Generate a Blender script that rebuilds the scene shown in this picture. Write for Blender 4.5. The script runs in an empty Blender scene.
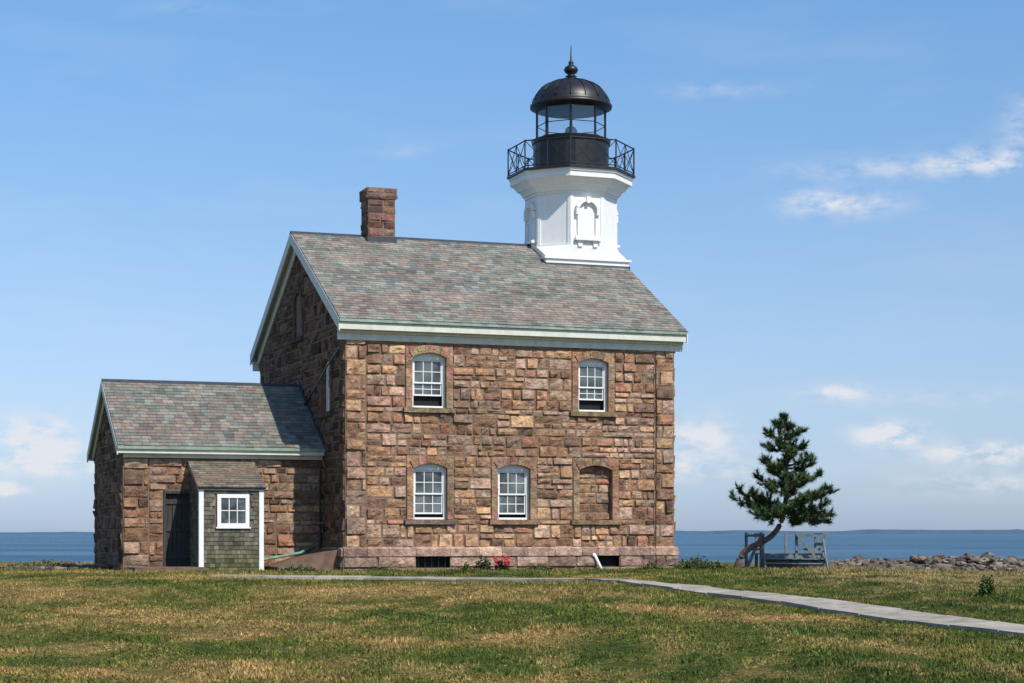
import bpy, math, random
import numpy as np
from mathutils import Vector, Matrix, noise
random.seed(11); rng=np.random.default_rng(5)
sc=bpy.context.scene
F=1881.0; HZ=533.0; CAMZ=1.10
ANG=math.radians(20.12); C=math.cos(ANG); S=math.sin(ANG)
W0=(-4.823,54.415)
def fu(x,v=0.0):
    t=(x-512)/F; ax=W0[0]-S*v; ay=W0[1]+C*v
    return (t*ay-ax)/(C-S*t)
def img(x,y,d): return Vector(((x-512)/F*d,d,CAMZ+(HZ-y)/F*d))
def local(u,v,z): return Vector((W0[0]+C*u-S*v,W0[1]+S*u+C*v,z))
# ------------------------------------------------------------ materials
def newmat(name):
    m=bpy.data.materials.new(name); m.use_nodes=True
    nt=m.node_tree; b=nt.nodes['Principled BSDF']; return m,nt,b
def N(nt,t,**k):
    n=nt.nodes.new(t)
    for a,v in k.items(): setattr(n,a,v)
    return n
def L(nt,a,b): nt.links.new(a,b)
def noise_n(nt,scale,detail=4,rough=.55,vec=None,coord='Object',stretch=None):
    n=N(nt,'ShaderNodeTexNoise'); n.inputs['Scale'].default_value=scale
    n.inputs['Detail'].default_value=detail; n.inputs['Roughness'].default_value=rough
    if vec is None:
        tc=N(nt,'ShaderNodeTexCoord'); vec=tc.outputs[coord]
    if stretch:
        mp=N(nt,'ShaderNodeMapping'); mp.inputs['Scale'].default_value=stretch
        L(nt,vec,mp.inputs['Vector']); vec=mp.outputs['Vector']
    L(nt,vec,n.inputs['Vector']); return n
def ramp(nt,fac,stops):
    r=N(nt,'ShaderNodeValToRGB'); cr=r.color_ramp
    while len(cr.elements)<len(stops): cr.elements.new(.5)
    for e,(p,c) in zip(cr.elements,stops):
        e.position=p; e.color=(c[0],c[1],c[2],1) if not isinstance(c,(int,float)) else (c,c,c,1)
    L(nt,fac,r.inputs['Fac']); return r.outputs['Color']
def mixc(nt,a,b,fac,mode='MIX'):
    m=N(nt,'ShaderNodeMix'); m.data_type='RGBA'; m.blend_type=mode
    if isinstance(fac,(int,float)): m.inputs[0].default_value=fac
    else: L(nt,fac,m.inputs[0])
    for i,x in ((6,a),(7,b)):
        if isinstance(x,tuple): m.inputs[i].default_value=(*x,1)
        else: L(nt,x,m.inputs[i])
    return m.outputs[2]
def mth(nt,op,a,b_=None,clamp=False):
    n=N(nt,'ShaderNodeMath',operation=op); n.use_clamp=clamp
    for i,x in enumerate((a,b_)):
        if x is None: continue
        if isinstance(x,(int,float)): n.inputs[i].default_value=x
        else: L(nt,x,n.inputs[i])
    return n.outputs[0]
def bump(nt,b,h,strength=.5,dist=.02):
    n=N(nt,'ShaderNodeBump'); n.inputs['Strength'].default_value=strength; n.inputs['Distance'].default_value=dist
    L(nt,h,n.inputs['Height']); L(nt,n.outputs[0],b.inputs['Normal'])
def attr_mat(name,rough=.9,var=(.6,1.25),vs=9,bs=.5,bd=.02,spec=.3,bscale=25,big=None,stain=None):
    m,nt,b=newmat(name)
    a=N(nt,'ShaderNodeAttribute'); a.attribute_name='Col'
    n=noise_n(nt,vs,4,.65)
    r=ramp(nt,n.outputs['Fac'],[(.3,var[0]),(.7,var[1])])
    col=mixc(nt,a.outputs['Color'],r,1.0,'MULTIPLY')
    if big:
        n3=noise_n(nt,big[0],3,.6)
        r3=ramp(nt,n3.outputs['Fac'],[(.35,big[1]),(.65,big[2])])
        col=mixc(nt,col,r3,1.0,'MULTIPLY')
    if stain:
        n4=noise_n(nt,stain[0],4,.7); f=ramp(nt,n4.outputs['Fac'],[(.55,0.0),(.72,stain[2])]); col=mixc(nt,col,stain[1],f)
    L(nt,col,b.inputs['Base Color'])
    b.inputs['Roughness'].default_value=rough; b.inputs['Specular IOR Level'].default_value=spec
    if bs>0:
        n2=noise_n(nt,bscale,3,.7); bump(nt,b,n2.outputs['Fac'],bs,bd)
    return m
def plain_mat(name,col,rough=.7,var=.15,scale=6,bs=.15,bd=.01,spec=.4,stretch=None,dirt=None):
    m,nt,b=newmat(name)
    n=noise_n(nt,scale,4,.6,stretch=stretch)
    lo=tuple(c*(1-var) for c in col); hi=tuple(min(1,c*(1+var)) for c in col)
    c=ramp(nt,n.outputs['Fac'],[(.3,lo),(.7,hi)])
    if dirt:
        n3=noise_n(nt,dirt[0],5,.7,stretch=dirt[2])
        f=ramp(nt,n3.outputs['Fac'],[(.5,0.0),(.75,dirt[3])])
        c=mixc(nt,c,dirt[1],f)
    L(nt,c,b.inputs['Base Color']); b.inputs['Roughness'].default_value=rough
    b.inputs['Specular IOR Level'].default_value=spec
    n2=noise_n(nt,scale*5,3,.6); bump(nt,b,n2.outputs['Fac'],bs,bd)
    return m
M_stone=attr_mat('brownstone',.92,(.5,1.4),5,1.0,.06,.15,13,big=(.4,.8,1.2),stain=(3,(.10,.068,.048),.55))
M_slate=attr_mat('slate',.62,(.75,1.2),5,.3,.01,.3,20,big=(.8,.82,1.15))
M_mortar=plain_mat('mortar',(.19,.13,.09),.95,.35,8,.5)
M_white=plain_mat('white_paint',(.80,.80,.78),.5,.03,5,.08,dirt=(3,(.55,.53,.48),(3,3,.6),.3))
M_cream=plain_mat('cream_trim',(.64,.64,.56),.6,.10,4,.1,dirt=(5,(.33,.34,.28),(1,1,1),.4))
M_copper=plain_mat('green_copper',(.14,.27,.20),.6,.3,6,.1)
M_gutter=plain_mat('patinated_gutter',(.25,.32,.26),.6,.3,3,.1)
M_black=plain_mat('black_iron',(.012,.012,.014),.42,.5,6,.15,spec=.5)
M_flash=plain_mat('lead_flashing',(.05,.055,.065),.5,.3,6,.1)
M_dark=plain_mat('dark_void',(.008,.008,.008),.8)
M_door=plain_mat('weathered_door',(.045,.047,.045),.85,.4,3,.4,stretch=(8,8,1))
M_greywood=plain_mat('weathered_wood',(.16,.19,.20),.85,.4,4,.4,stretch=(2,2,2))
M_brownwood=plain_mat('brown_wood',(.16,.10,.07),.85,.35,4,.4)
M_rock=attr_mat('rock',.9,(.6,1.2),3,.8,.04,.2,12)
M_bark=plain_mat('bark',(.13,.095,.07),.95,.5,9,1,.04,stretch=(1,1,.4))
M_needle=attr_mat('pine_needles',.6,(.8,1.2),3,0,.01,.3)
M_red=plain_mat('red_petals',(.5,.02,.03),.6)
def glass_mat():
    m,nt,b=newmat('window_glass')
    n=noise_n(nt,1.6,2,.5)
    c=ramp(nt,n.outputs['Fac'],[(.35,(.035,.045,.05)),(.65,(.15,.175,.18))])
    L(nt,c,b.inputs['Base Color']); b.inputs['Roughness'].default_value=.08
    b.inputs['Specular IOR Level'].default_value=.6
    n2=noise_n(nt,2.5,2,.5); bump(nt,b,n2.outputs['Fac'],.2,.05)
    return m
M_glass=glass_mat()
def clear_glass():
    m=bpy.data.materials.new('lantern_glass'); m.use_nodes=True; nt=m.node_tree; nt.nodes.clear()
    o=N(nt,'ShaderNodeOutputMaterial'); t=N(nt,'ShaderNodeBsdfTransparent'); t.inputs[0].default_value=(.95,.97,.98,1)
    g=N(nt,'ShaderNodeBsdfGlossy'); g.inputs['Roughness'].default_value=.05
    mx=N(nt,'ShaderNodeMixShader'); mx.inputs[0].default_value=.10
    L(nt,t.outputs[0],mx.inputs[1]); L(nt,g.outputs[0],mx.inputs[2]); L(nt,mx.outputs[0],o.inputs[0]); return m
M_clear=clear_glass()
# ------------------------------------------------------------ mesh builder
class MB:
    def __init__(s): s.v=[];s.f=[];s.c=[]
    def add(s,vs,fs,col=(.5,.5,.5)):
        n=len(s.v); s.v.extend([tuple(p) for p in vs]); s.f.extend([tuple(i+n for i in f) for f in fs])
        s.c.extend([col]*len(vs))
    def box(s,x0,x1,y0,y1,z0,z1,col=(.5,.5,.5)):
        vs=[(x,y,z) for z in (z0,z1) for y in (y0,y1) for x in (x0,x1)]
        s.add(vs,[(0,2,3,1),(4,5,7,6),(0,1,5,4),(2,6,7,3),(0,4,6,2),(1,3,7,5)],col)
    def prism(s,pts,d0,d1,P,col=(.5,.5,.5)):
        n=len(pts); vs=[P(a,z,d0) for a,z in pts]+[P(a,z,d1) for a,z in pts]
        fs=[tuple(range(n)),tuple(range(2*n-1,n-1,-1))]+[(i,i+n,(i+1)%n+n,(i+1)%n) for i in range(n)]
        s.add(vs,fs,col)
    def rings(s,rs,col=(.5,.5,.5),cap=True):
        n=len(rs[0]); vs=[p for r in rs for p in r]; fs=[]
        for k in range(len(rs)-1):
            for i in range(n):
                j=(i+1)%n; fs.append((k*n+i,k*n+j,(k+1)*n+j,(k+1)*n+i))
        if cap: fs.append(tuple(range(n-1,-1,-1))); fs.append(tuple(range((len(rs)-1)*n,len(rs)*n)))
        s.add(vs,fs,col)
    def lathe(s,cx,cy,prof,n=8,ph=math.pi/8,col=(.5,.5,.5),cap=True):
        s.rings([[(cx+r*math.cos(ph+2*math.pi*i/n),cy+r*math.sin(ph+2*math.pi*i/n),z) for i in range(n)] for r,z in prof],col,cap)
    def tube(s,pts,rad,n=6,col=(.5,.5,.5)):
        pts=[Vector(p) for p in pts]; rs=[]
        if isinstance(rad,(int,float)): rad=[rad]*len(pts)
        for i,p in enumerate(pts):
            t=(pts[min(i+1,len(pts)-1)]-pts[max(i-1,0)]).normalized()
            a=Vector((0,0,1)) if abs(t.z)<.9 else Vector((1,0,0))
            x=t.cross(a).normalized(); y=t.cross(x)
            rs.append([p+(x*math.cos(2*math.pi*k/n)+y*math.sin(2*math.pi*k/n))*rad[i] for k in range(n)])
        s.rings(rs,col)
    def obj(s,name,mat,parent=None,smooth=False):
        me=bpy.data.meshes.new(name); me.from_pydata(s.v,[],s.f)
        a=me.attributes.new('Col','FLOAT_COLOR','POINT')
        arr=np.ones((len(s.v),4),dtype=np.float32); arr[:,:3]=np.array(s.c); a.data.foreach_set('color',arr.ravel())
        me.materials.append(mat)
        if smooth: me.polygons.foreach_set('use_smooth',[True]*len(me.polygons))
        me.update(); o=bpy.data.objects.new(name,me); sc.collection.objects.link(o)
        if parent: o.parent=parent
        return o
def empty(name,loc=(0,0,0),rot=0):
    e=bpy.data.objects.new(name,None); e.location=loc; e.rotation_euler=(0,0,rot); sc.collection.objects.link(e); return e
# ------------------------------------------------------------ stone
PAL=[(.38,.215,.125),(.47,.28,.17),(.31,.17,.105),(.56,.375,.25),(.17,.105,.075),(.40,.195,.125),(.41,.28,.21),(.54,.31,.17),(.35,.205,.135),(.50,.33,.24),(.25,.145,.095),(.48,.30,.22),(.45,.25,.14),(.36,.25,.185),(.58,.36,.21)]
MEAN=(.40,.245,.155)
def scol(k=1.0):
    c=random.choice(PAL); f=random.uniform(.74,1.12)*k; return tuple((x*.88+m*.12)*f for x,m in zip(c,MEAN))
def block(mb,P,a0,a1,z0,z1,col,clip=None,base=.04,rough=.05,gap=.009,off=0.0,cell=.10,jit=.018):
    g=lambda:gap*random.uniform(.5,1.5)
    a0+=g();a1-=g();z0+=g();z1-=g(); w=a1-a0;h=z1-z0
    if w<.03 or h<.03: return
    jit=min(jit,w*.06,h*.08)
    J=[[Vector((random.uniform(0,jit)*sx,random.uniform(0,jit)*sz)) for sx in (1,-1)] for sz in (1,-1)]
    e=min(.022,w*.2,h*.2)
    nx=max(1,round(w/cell)); nz=max(1,round(h/cell))
    A=[0,e]+[e+(w-2*e)*i/nx for i in range(1,nx)]+[w-e,w]
    Z=[0,e]+[e+(h-2*e)*i/nz for i in range(1,nz)]+[h-e,h]
    if clip:
        l,r=clip((z0+z1)/2)
        if a1<l-.3 or a0>r+.3: return
    b=base*random.uniform(.5,1.7); sx=random.uniform(-.03,.03); sz=random.uniform(-.04,.04); seed=random.uniform(0,50)
    vs=[]
    for j,zz in enumerate(Z):
        for i,aa in enumerate(A):
            bd=i==0 or j==0 or i==len(A)-1 or j==len(Z)-1
            rg=i==1 or j==1 or i==len(A)-2 or j==len(Z)-2
            s=aa/w; t=zz/h
            jj=(J[0][0]*(1-s)+J[0][1]*s)*(1-t)+(J[1][0]*(1-s)+J[1][1]*s)*t
            a=a0+aa+jj.x; z=z0+zz+jj.y
            na=noise.noise(Vector((a*6+seed,z*6,seed)))+.5*noise.noise(Vector((a*14+seed,z*14,seed)))
            if bd: d=-.006; a+=.010*na; z+=.010*noise.noise(Vector((a*7,z*7,seed+9)))
            else:
                d=b+(sx*(s-.5)+sz*(t-.5))*2+rough*na*(1 if not rg else .7)
                if rg: d-=.014
                d=max(d,.010)
            if clip:
                l,r=clip(z); a=min(max(a,l),r)
            vs.append(P(a,z,d+off))
    n=len(A); fs=[(j*n+i,j*n+i+1,(j+1)*n+i+1,(j+1)*n+i) for j in range(len(Z)-1) for i in range(n-1)]
    mb.add(vs,fs,col)
def fill(mb,P,a0,a1,z0,z1,clip=None,tint=1,off=0,cell=.10,smax=(1.05,.44),base=.04):
    w=a1-a0;h=z1-z0
    if w<.02 or h<.02: return
    go=lambda *q: fill(mb,P,*q,clip,tint,off,cell,smax,base)
    if h>smax[1] or (h>.32 and random.random()<.22 and w>.4):
        if w>2.6: t=a0+w*random.uniform(.35,.65); go(a0,t,z0,z1); go(t,a1,z0,z1); return
        t=z0+h*random.uniform(.36,.64); go(a0,a1,z0,t); go(a0,a1,t,z1); return
    if w>smax[0] or (w>.62 and random.random()<.6) or (w>.42 and random.random()<.15):
        t=a0+w*random.uniform(.3,.7); go(a0,t,z0,z1); go(t,a1,z0,z1); return
    block(mb,P,a0,a1,z0,z1,scol(tint),clip,off=off,cell=cell,base=base)
def wall(mb,bk,P,length,z0,z1,holes=(),backholes=(),clip=None,q=(.62,.62),tint=1,cell=.10,band=.72,boff=.004):
    As=sorted({0,length}|{h[0] for h in backholes}|{h[1] for h in backholes}); Zs=sorted({z0,z1}|{h[2] for h in backholes}|{h[3] for h in backholes})
    for i in range(len(As)-1):
        for j in range(len(Zs)-1):
            ca=(As[i]+As[i+1])/2; cz=(Zs[j]+Zs[j+1])/2
            if any(h[0]<ca<h[1] and h[2]<cz<h[3] for h in backholes): continue
            pts=[]
            for a,z in ((As[i],Zs[j]),(As[i+1],Zs[j]),(As[i+1],Zs[j+1]),(As[i],Zs[j+1])):
                if clip: l,r=clip(z); a=min(max(a,l),r)
                pts.append(P(a,z,boff))
            bk.add(pts,[(0,1,2,3)])
    for side in (0,1):
        if q[side]<=0: continue
        W=q[side]; z=z0; k=side
        while z<z1-.01:
            hq=random.uniform(.28,.50)
            if z+hq>z1-.22: hq=z1-z
            w=W if k%2 else W*random.uniform(.5,.85)
            if side==0: r1=(0,w); r2=(w,W)
            else: r1=(length-w,length); r2=(length-W,length-w)
            block(mb,P,*r1,z,z+hq,scol(tint),clip,base=.045,cell=cell)
            if w<W-.1: block(mb,P,*r2,z,z+hq,scol(tint),clip,cell=cell)
            elif w<W: block(mb,P,*r2,z,z+hq,scol(tint),clip,cell=cell,gap=.004)
            z+=hq; k+=1
    a_lo,a_hi=q[0],length-q[1]
    mz=sorted({z0,z1}|{h[2] for h in holes if z0<h[2]<z1}|{h[3] for h in holes if z0<h[3]<z1})
    for s0,s1 in zip(mz[:-1],mz[1:]):
        nb=max(1,round((s1-s0)/band)); hb=(s1-s0)/nb
        for k in range(nb):
            b0=s0+k*hb;b1=b0+hb
            segs=[(a_lo,a_hi)]
            for h in holes:
                if h[2]<(b0+b1)/2<h[3]:
                    ns=[]
                    for x,y in segs:
                        if h[1]<=x or h[0]>=y: ns.append((x,y)); continue
                        if h[0]>x: ns.append((x,h[0]))
                        if h[1]<y: ns.append((h[1],y))
                    segs=ns
            for x,y in segs: fill(mb,P,x,y,b0,b1,clip,tint,cell=cell)
# ------------------------------------------------------------ HOUSE
house=empty('stone_lighthouse_house',(W0[0],W0[1],0),ANG)
LU=10.45; LV=11.26; EZ=7.27; SL=.562; OV=.35; OU=.25
RZ=EZ+SL*(LV/2+OV)
Pf=lambda a,z,d:(a,-d,z)
Pl=lambda a,z,d:(-d,a,z)
Pr=lambda a,z,d:(LU+d,a,z)
Pb=lambda a,z,d:(a,LV+d,z)
wins=[]
for x0,x1,zz0,zz1,kind in ((412,446,4.78,6.40,'w'),(578,608,4.78,6.40,'w'),(413,447,1.50,3.15,'w'),(497.5,530,1.50,3.15,'w'),(579,612,1.50,3.15,'n')):
    wins.append((fu(x0),fu(x1),zz0,zz1,kind))
st=MB(); bk=MB()
holes=[];bh=[]
for u0,u1,a,b,k in wins:
    holes.append((u0-.20,u1+.20,a,b+.22)); holes.append((u0-.28,u1+.28,a-.15,a))
    bh.append((u0-.02,u1+.02,a-.02,b+.02))
WT=6.95
wall(st,bk,Pf,LU,.67,WT,holes,bh)
def gclip(v0,v1,ez,ov,sl,thick=.22):
    def c(z):
        l=v0; r=v1; t=(z+thick-ez)/sl-ov
        if t>0: l=min(v0+t,(v0+v1)/2); r=max(v1-t,(v0+v1)/2)
        return l,r
    return c
gc=gclip(0,LV,EZ,OV,SL)
gwin=(1.62,2.62,4.72,6.32)
gwin2=(LV/2-.45,LV/2+.45,7.3,8.7)
gh=[];gb=[]
for w in (gwin,gwin2):
    gh+= [(w[0]-.20,w[1]+.20,w[2],w[3]+.22),(w[0]-.28,w[1]+.28,w[2]-.15,w[2])]; gb.append((w[0]-.02,w[1]+.02,w[2]-.02,w[3]+.02))
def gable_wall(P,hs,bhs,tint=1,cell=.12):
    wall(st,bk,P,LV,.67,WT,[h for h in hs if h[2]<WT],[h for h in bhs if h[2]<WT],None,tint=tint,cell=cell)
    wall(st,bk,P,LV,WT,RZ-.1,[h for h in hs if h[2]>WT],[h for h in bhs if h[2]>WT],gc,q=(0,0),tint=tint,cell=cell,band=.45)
gable_wall(Pl,gh,gb,.46,.16); gable_wall(Pr,[],[],1,.25)  # left gable: low tint paints its shade into the stone colour
wall(st,bk,Pb,LU,.67,WT,cell=.25)
for uu in (.02,LU-.02):
    bk.add([(uu,.05,WT-.1),(uu,LV-.05,WT-.1),(uu,LV/2,RZ-.25)],[(0,1,2)])
PC=[(.44,.285,.215),(.36,.235,.18),(.48,.32,.245),(.34,.23,.18),(.50,.34,.25)]
bwin=[(fu(415),fu(449),.08,.42),(fu(597),fu(618),.08,.42)]
def plinth(P,length,hl):
    Pp=lambda a,z,d:P(a,z,d+.09)
    As=sorted({-.09,length+.09}|{h[0] for h in hl}|{h[1] for h in hl})
    for i in range(len(As)-1):
        ca=(As[i]+As[i+1])/2
        hit=any(h[0]<ca<h[1] for h in hl)
        for zA,zB in ((-.3,.08),(.08,.42),(.42,.64)):
            if hit and zA==.08: continue
            bk.add([Pp(a,z,0) for a,z in ((As[i],zA),(As[i+1],zA),(As[i+1],zB),(As[i],zB))],[(0,1,2,3)])
            a=As[i]
            while a<As[i+1]-.01:
                w=random.uniform(.6,1.3)
                b=As[i+1] if a+w>As[i+1]-.4 else a+w
                if zA!=.42:
                    c=random.choice(PC); f=random.uniform(.6,1.0)*(1 if zA>0 else .85)
                    block(st,Pp,a,b,zA,zB,tuple(x*f for x in c),base=.04,cell=.12)
                else:
                    c=random.choice(PC); f=random.uniform(.8,1.05); c=tuple(x*f for x in c)
                    st.prism([(a+.006,zA),(b-.006,zA),(b-.006,zB),(a+.006,zB)],-.05,.05,Pp,c)
                    vs=[Pp(a+.006,zB,.05),Pp(b-.006,zB,.05),Pp(b-.006,zB+.06,-.08),Pp(a+.006,zB+.06,-.08)]
                    st.add(vs,[(0,1,2,3)],c)
                a=b
plinth(Pf,LU,bwin); plinth(Pl,LV,[]); plinth(Pr,LV,[]); plinth(Pb,LU,[])
vd=MB()
for h in bwin: vd.box(h[0]-.1,h[1]+.1,.12,.16,0,.5)
iron=MB()
for k in range(5):
    w=bwin[0]; a=w[0]+(w[1]-w[0])*(k+.5)/5; iron.box(a-.012,a+.012,.02,.045,.08,.42)
wf=MB(); gl=MB()
def arcpts(uc,hs,z1,rise,extra=0,n=10,ext=1.0):
    Ra=(hs*hs+rise*rise)/(2*rise); cz=z1-Ra; th=math.asin(hs/Ra)*ext
    return [(uc+(Ra+extra)*math.sin(-th+2*th*i/n),cz+(Ra+extra)*math.cos(-th+2*th*i/n)) for i in range(n+1)]
def surround(P,u0,u1,z0,z1,kind='w',tint=1.0,open_h=0):
    uc=(u0+u1)/2; hs=(u1-u0)/2; rise=.14; zs=z1-rise; T=.22
    tc=lambda:tuple(x*random.uniform(.75,1.0)*tint for x in random.choice([(.41,.25,.165),(.38,.235,.155),(.43,.27,.18),(.36,.22,.145)]))
    for side in (-1,1):
        z=z0
        while z<zs-.01:
            zb=z+random.uniform(.22,.42)
            if zb>zs-.15: zb=zs
            ww=.195
            a,b=(u0-ww,u0) if side<0 else (u1,u1+ww)
            st.prism([(a,z+.005),(b,z+.005),(b,zb-.005),(a,zb-.005)],-.3,.045+random.uniform(0,.015),P,tc())
            z=zb
    n=10; ins=arcpts(uc,hs,z1,rise,0,n); out=arcpts(uc,hs,z1,rise,T,n)
    for k in range(0,n,2):
        def lp(p,q,t): return (p[0]+(q[0]-p[0])*t,p[1]+(q[1]-p[1])*t)
        st.prism([lp(ins[k],ins[k+1],.05),ins[k+1],lp(ins[k+2],ins[k+1],.05),lp(out[k+2],out[k+1],.05),out[k+1],lp(out[k],out[k+1],.05)],-.3,.055+random.uniform(0,.015),P,tc())
    zt=z1+T
    lft=[(u0-.20,zs+.005),(ins[0][0]-.008,zs+.005)]+[(p[0]-.006,p[1]) for p in out[:n//2+1]]+[(u0-.20,zt)]
    rgt=[(2*uc-a,z) for a,z in lft][::-1]
    st.prism(lft,-.02,.03,P,tc()); st.prism(rgt,-.02,.03,P,tc())
    st.prism([(u0-.27,z0-.145),(u1+.27,z0-.145),(u1+.27,z0-.005),(u0-.27,z0-.005)],-.3,.12,P,tuple(x*.75 for x in tc()))
    if kind=='n':
        fill(st,lambda a,z,d:P(a,z,d-.17),u0,u1,z0-.02,z1+.03,None,.9,base=.03)
        bk.add([P(a,z,-.17) for a,z in ((u0-.05,z0-.05),(u1+.05,z0-.05),(u1+.05,z1+.05),(u0-.05,z1+.05))],[(0,1,2,3)])
        return
    fw=.075; D0,D1=-.18,-.11
    wf.prism([(u0,z0),(u0+fw,z0),(u0+fw,zs),(u0,zs)],D0,D1,P); wf.prism([(u1-fw,z0),(u1,z0),(u1,zs),(u1-fw,zs)],D0,D1,P)
    wf.prism([(u0,zs-.06),(u1,zs-.06)]+[(a,z) for a,z in ins[::-1]],D0,D1+.002,P)
    wf.prism([(u0+fw,z0),(u1-fw,z0),(u1-fw,z0+.06),(u0+fw,z0+.06)],D0,D1+.02,P)
    a0,a1=u0+fw,u1-fw; zb=z0+.06; zt2=zs-.06; zm=(zb+zt2)/2
    for (s0,s1,dd) in ((zb+open_h,zm+.02,-.17),(zm-.02,zt2,-.14)):
        t=.045; d0,d1=dd-.03,dd
        wf.prism([(a0,s0),(a1,s0),(a1,s0+t),(a0,s0+t)],d0,d1,P); wf.prism([(a0,s1-t),(a1,s1-t),(a1,s1),(a0,s1)],d0,d1,P)
        wf.prism([(a0,s0+t),(a0+t,s0+t),(a0+t,s1-t),(a0,s1-t)],d0,d1,P); wf.prism([(a1-t,s0+t),(a1,s0+t),(a1,s1-t),(a1-t,s1-t)],d0,d1,P)
        m=.011
        for k in (1,2):
            a=a0+t+(a1-a0-2*t)*k/3; wf.prism([(a-m,s0+t),(a+m,s0+t),(a+m,s1-t),(a-m,s1-t)],d0,d1-.006,P)
        z=(s0+s1)/2; wf.prism([(a0+t,z-m),(a1-t,z-m),(a1-t,z+m),(a0+t,z+m)],d0,d1-.009,P)
        for i in range(3):
            for j in range(2):
                x0=a0+(a1-a0)*i/3; x1=a0+(a1-a0)*(i+1)/3; y0=s0+(s1-s0)*j/2; y1=s0+(s1-s0)*(j+1)/2
                r=lambda:random.uniform(-.003,.003)
                gl.add([P(x0,y0,dd-.022+r()),P(x1,y0,dd-.022+r()),P(x1,y1,dd-.022+r()),P(x0,y1,dd-.022+r())],[(0,1,2,3)])
    vd.add([P(a,z,-.29) for a,z in ((u0,z0),(u1,z0),(u1,z1),(u0,z1))],[(0,1,2,3)])
for i,(u0,u1,a,b,k) in enumerate(wins):
    surround(Pf,u0,u1,a,b,k,open_h=(.30 if i<2 else .10))
surround(Pl,*gwin,'w',.6); surround(Pl,*gwin2,'w',.5)  # surrounds darkened likewise, gable shade put into their colour
# ---- slates
SPG=[(.235,.235,.205),(.21,.225,.185),(.25,.25,.22),(.165,.172,.16),(.22,.235,.19),(.195,.20,.175)]
SPP=[(.27,.215,.18),(.285,.235,.195),(.235,.195,.17)]
sl=MB()
def slates(P,a0,a1,slen,exp=.185,wid=.27,tint=1):
    rows=int(math.ceil(slen/exp))
    for r in range(rows):
        s0=r*exp-.03; s1=min(s0+exp*1.35,slen)
        a=a0-(wid/2 if r%2 else 0)-random.uniform(0,.05)
        band=noise.noise(Vector((r*.33,1.7,tint)))
        while a<a1:
            w=wid*random.uniform(.75,1.2); x0=max(a,a0)+.004; x1=min(a+w,a1)-.004
            a+=w
            if x1-x0<.02: continue
            g=band*.8+.6*noise.noise(Vector((a*.35,r*.25,3)))+random.uniform(-.4,.4)
            c=random.choice(SPP) if g>.14 else random.choice(SPG)
            f=random.uniform(.74,1.18)*tint; c=tuple(q*f for q in c)
            hb=.03+random.uniform(0,.008); ds=random.uniform(-.008,.008)
            vs=[P(x0,s0+ds,hb),P(x1,s0+ds,hb),P(x1,s1,.012),P(x0,s1,.012),P(x0,s0+ds,0),P(x1,s0+ds,0),P(x1,s1,0),P(x0,s1,0)]
            sl.add(vs,[(0,1,2,3),(4,5,1,0),(5,6,2,1),(7,4,0,3)],c)
def roof(a0,a1,v0,v1,ez,slp,tint,exp=.185):
    th=math.atan(slp); vm=(v0+v1)/2; slen=(vm-v0)/math.cos(th)
    slates(lambda a,s,h:(a,v0+s*math.cos(th)-h*math.sin(th),ez+s*math.sin(th)+h*math.cos(th)),a0,a1,slen,exp,tint=tint)
    slates(lambda a,s,h:(a,v1-s*math.cos(th)+h*math.sin(th),ez+s*math.sin(th)+h*math.cos(th)),a0,a1,slen,exp,tint=tint)
roof(-OU-.02,LU+OU+.05,-OV-.03,LV+OV+.03,EZ,SL*(LV/2+OV)/(LV/2+OV+.03),1.0)
trim=MB(); cop=MB(); fl=MB()
def sect(v0,v1,ez,rz,th):
    vm=(v0+v1)/2
    return [(v0,ez),(vm,rz),(v1,ez),(v1,ez-th),(vm,rz-th),(v0,ez-th)]
Pu=lambda a,z,d:(d,a,z)
trim.prism(sect(-OV,LV+OV,EZ-.004,RZ-.004,.10),-OU,LU+OU+.03,Pu)
def barge(u,th,v0,v1,ez,rz,dep,top=.0):
    vm=(v0+v1)/2
    trim.prism([(v0,ez-top),(vm,rz-top),(vm,rz-dep),(v0,ez-dep)],u,u+th,Pu); trim.prism([(vm,rz-top),(v1,ez-top),(v1,ez-dep),(vm,rz-dep)],u,u+th,Pu)
for u,t in ((-OU-.035,.035),(LU+OU+.03,.035)): barge(u,t,-OV,LV+OV,EZ-.01,RZ-.01,.34)
for u in (-.09,LU+.03): barge(u,.06,.0,LV,EZ+SL*OV-.105,RZ-.105,.50)
def cornice(a0,a1,vs,sgn,ez,frz):
    e=vs+sgn*OV
    def b(x0,x1,ya,yb,z0,z1,m=trim): m.box(x0,x1,min(ya,yb),max(ya,yb),z0,z1)
    b(a0,a1,e,e-sgn*.03,ez-.30,ez-.07)
    b(a0,a1,e-sgn*.03,vs,ez-.30,ez-.27)
    b(a0,a1,vs+sgn*.16,vs+sgn*.07,ez-.38,ez-.302)
    b(a0,a1,vs+sgn*.10,vs+sgn*.03,ez-frz,ez-.382)
    b(a0-.02,a1+.02,e+sgn*.06,e+sgn*.003,ez-.085,ez-.01,cop)
cornice(-OU,LU+OU,0,-1,EZ,.58); cornice(-OU,LU+OU,LV,1,EZ,.58)
vm=LV/2
for s in (-1,1):
    fl.prism([(vm,RZ+.045),(vm+s*.16,RZ+.045-.16*SL),(vm+s*.16,RZ+.03-.16*SL),(vm,RZ+.03)],-OU-.03,LU+OU+.05,Pu)
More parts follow.
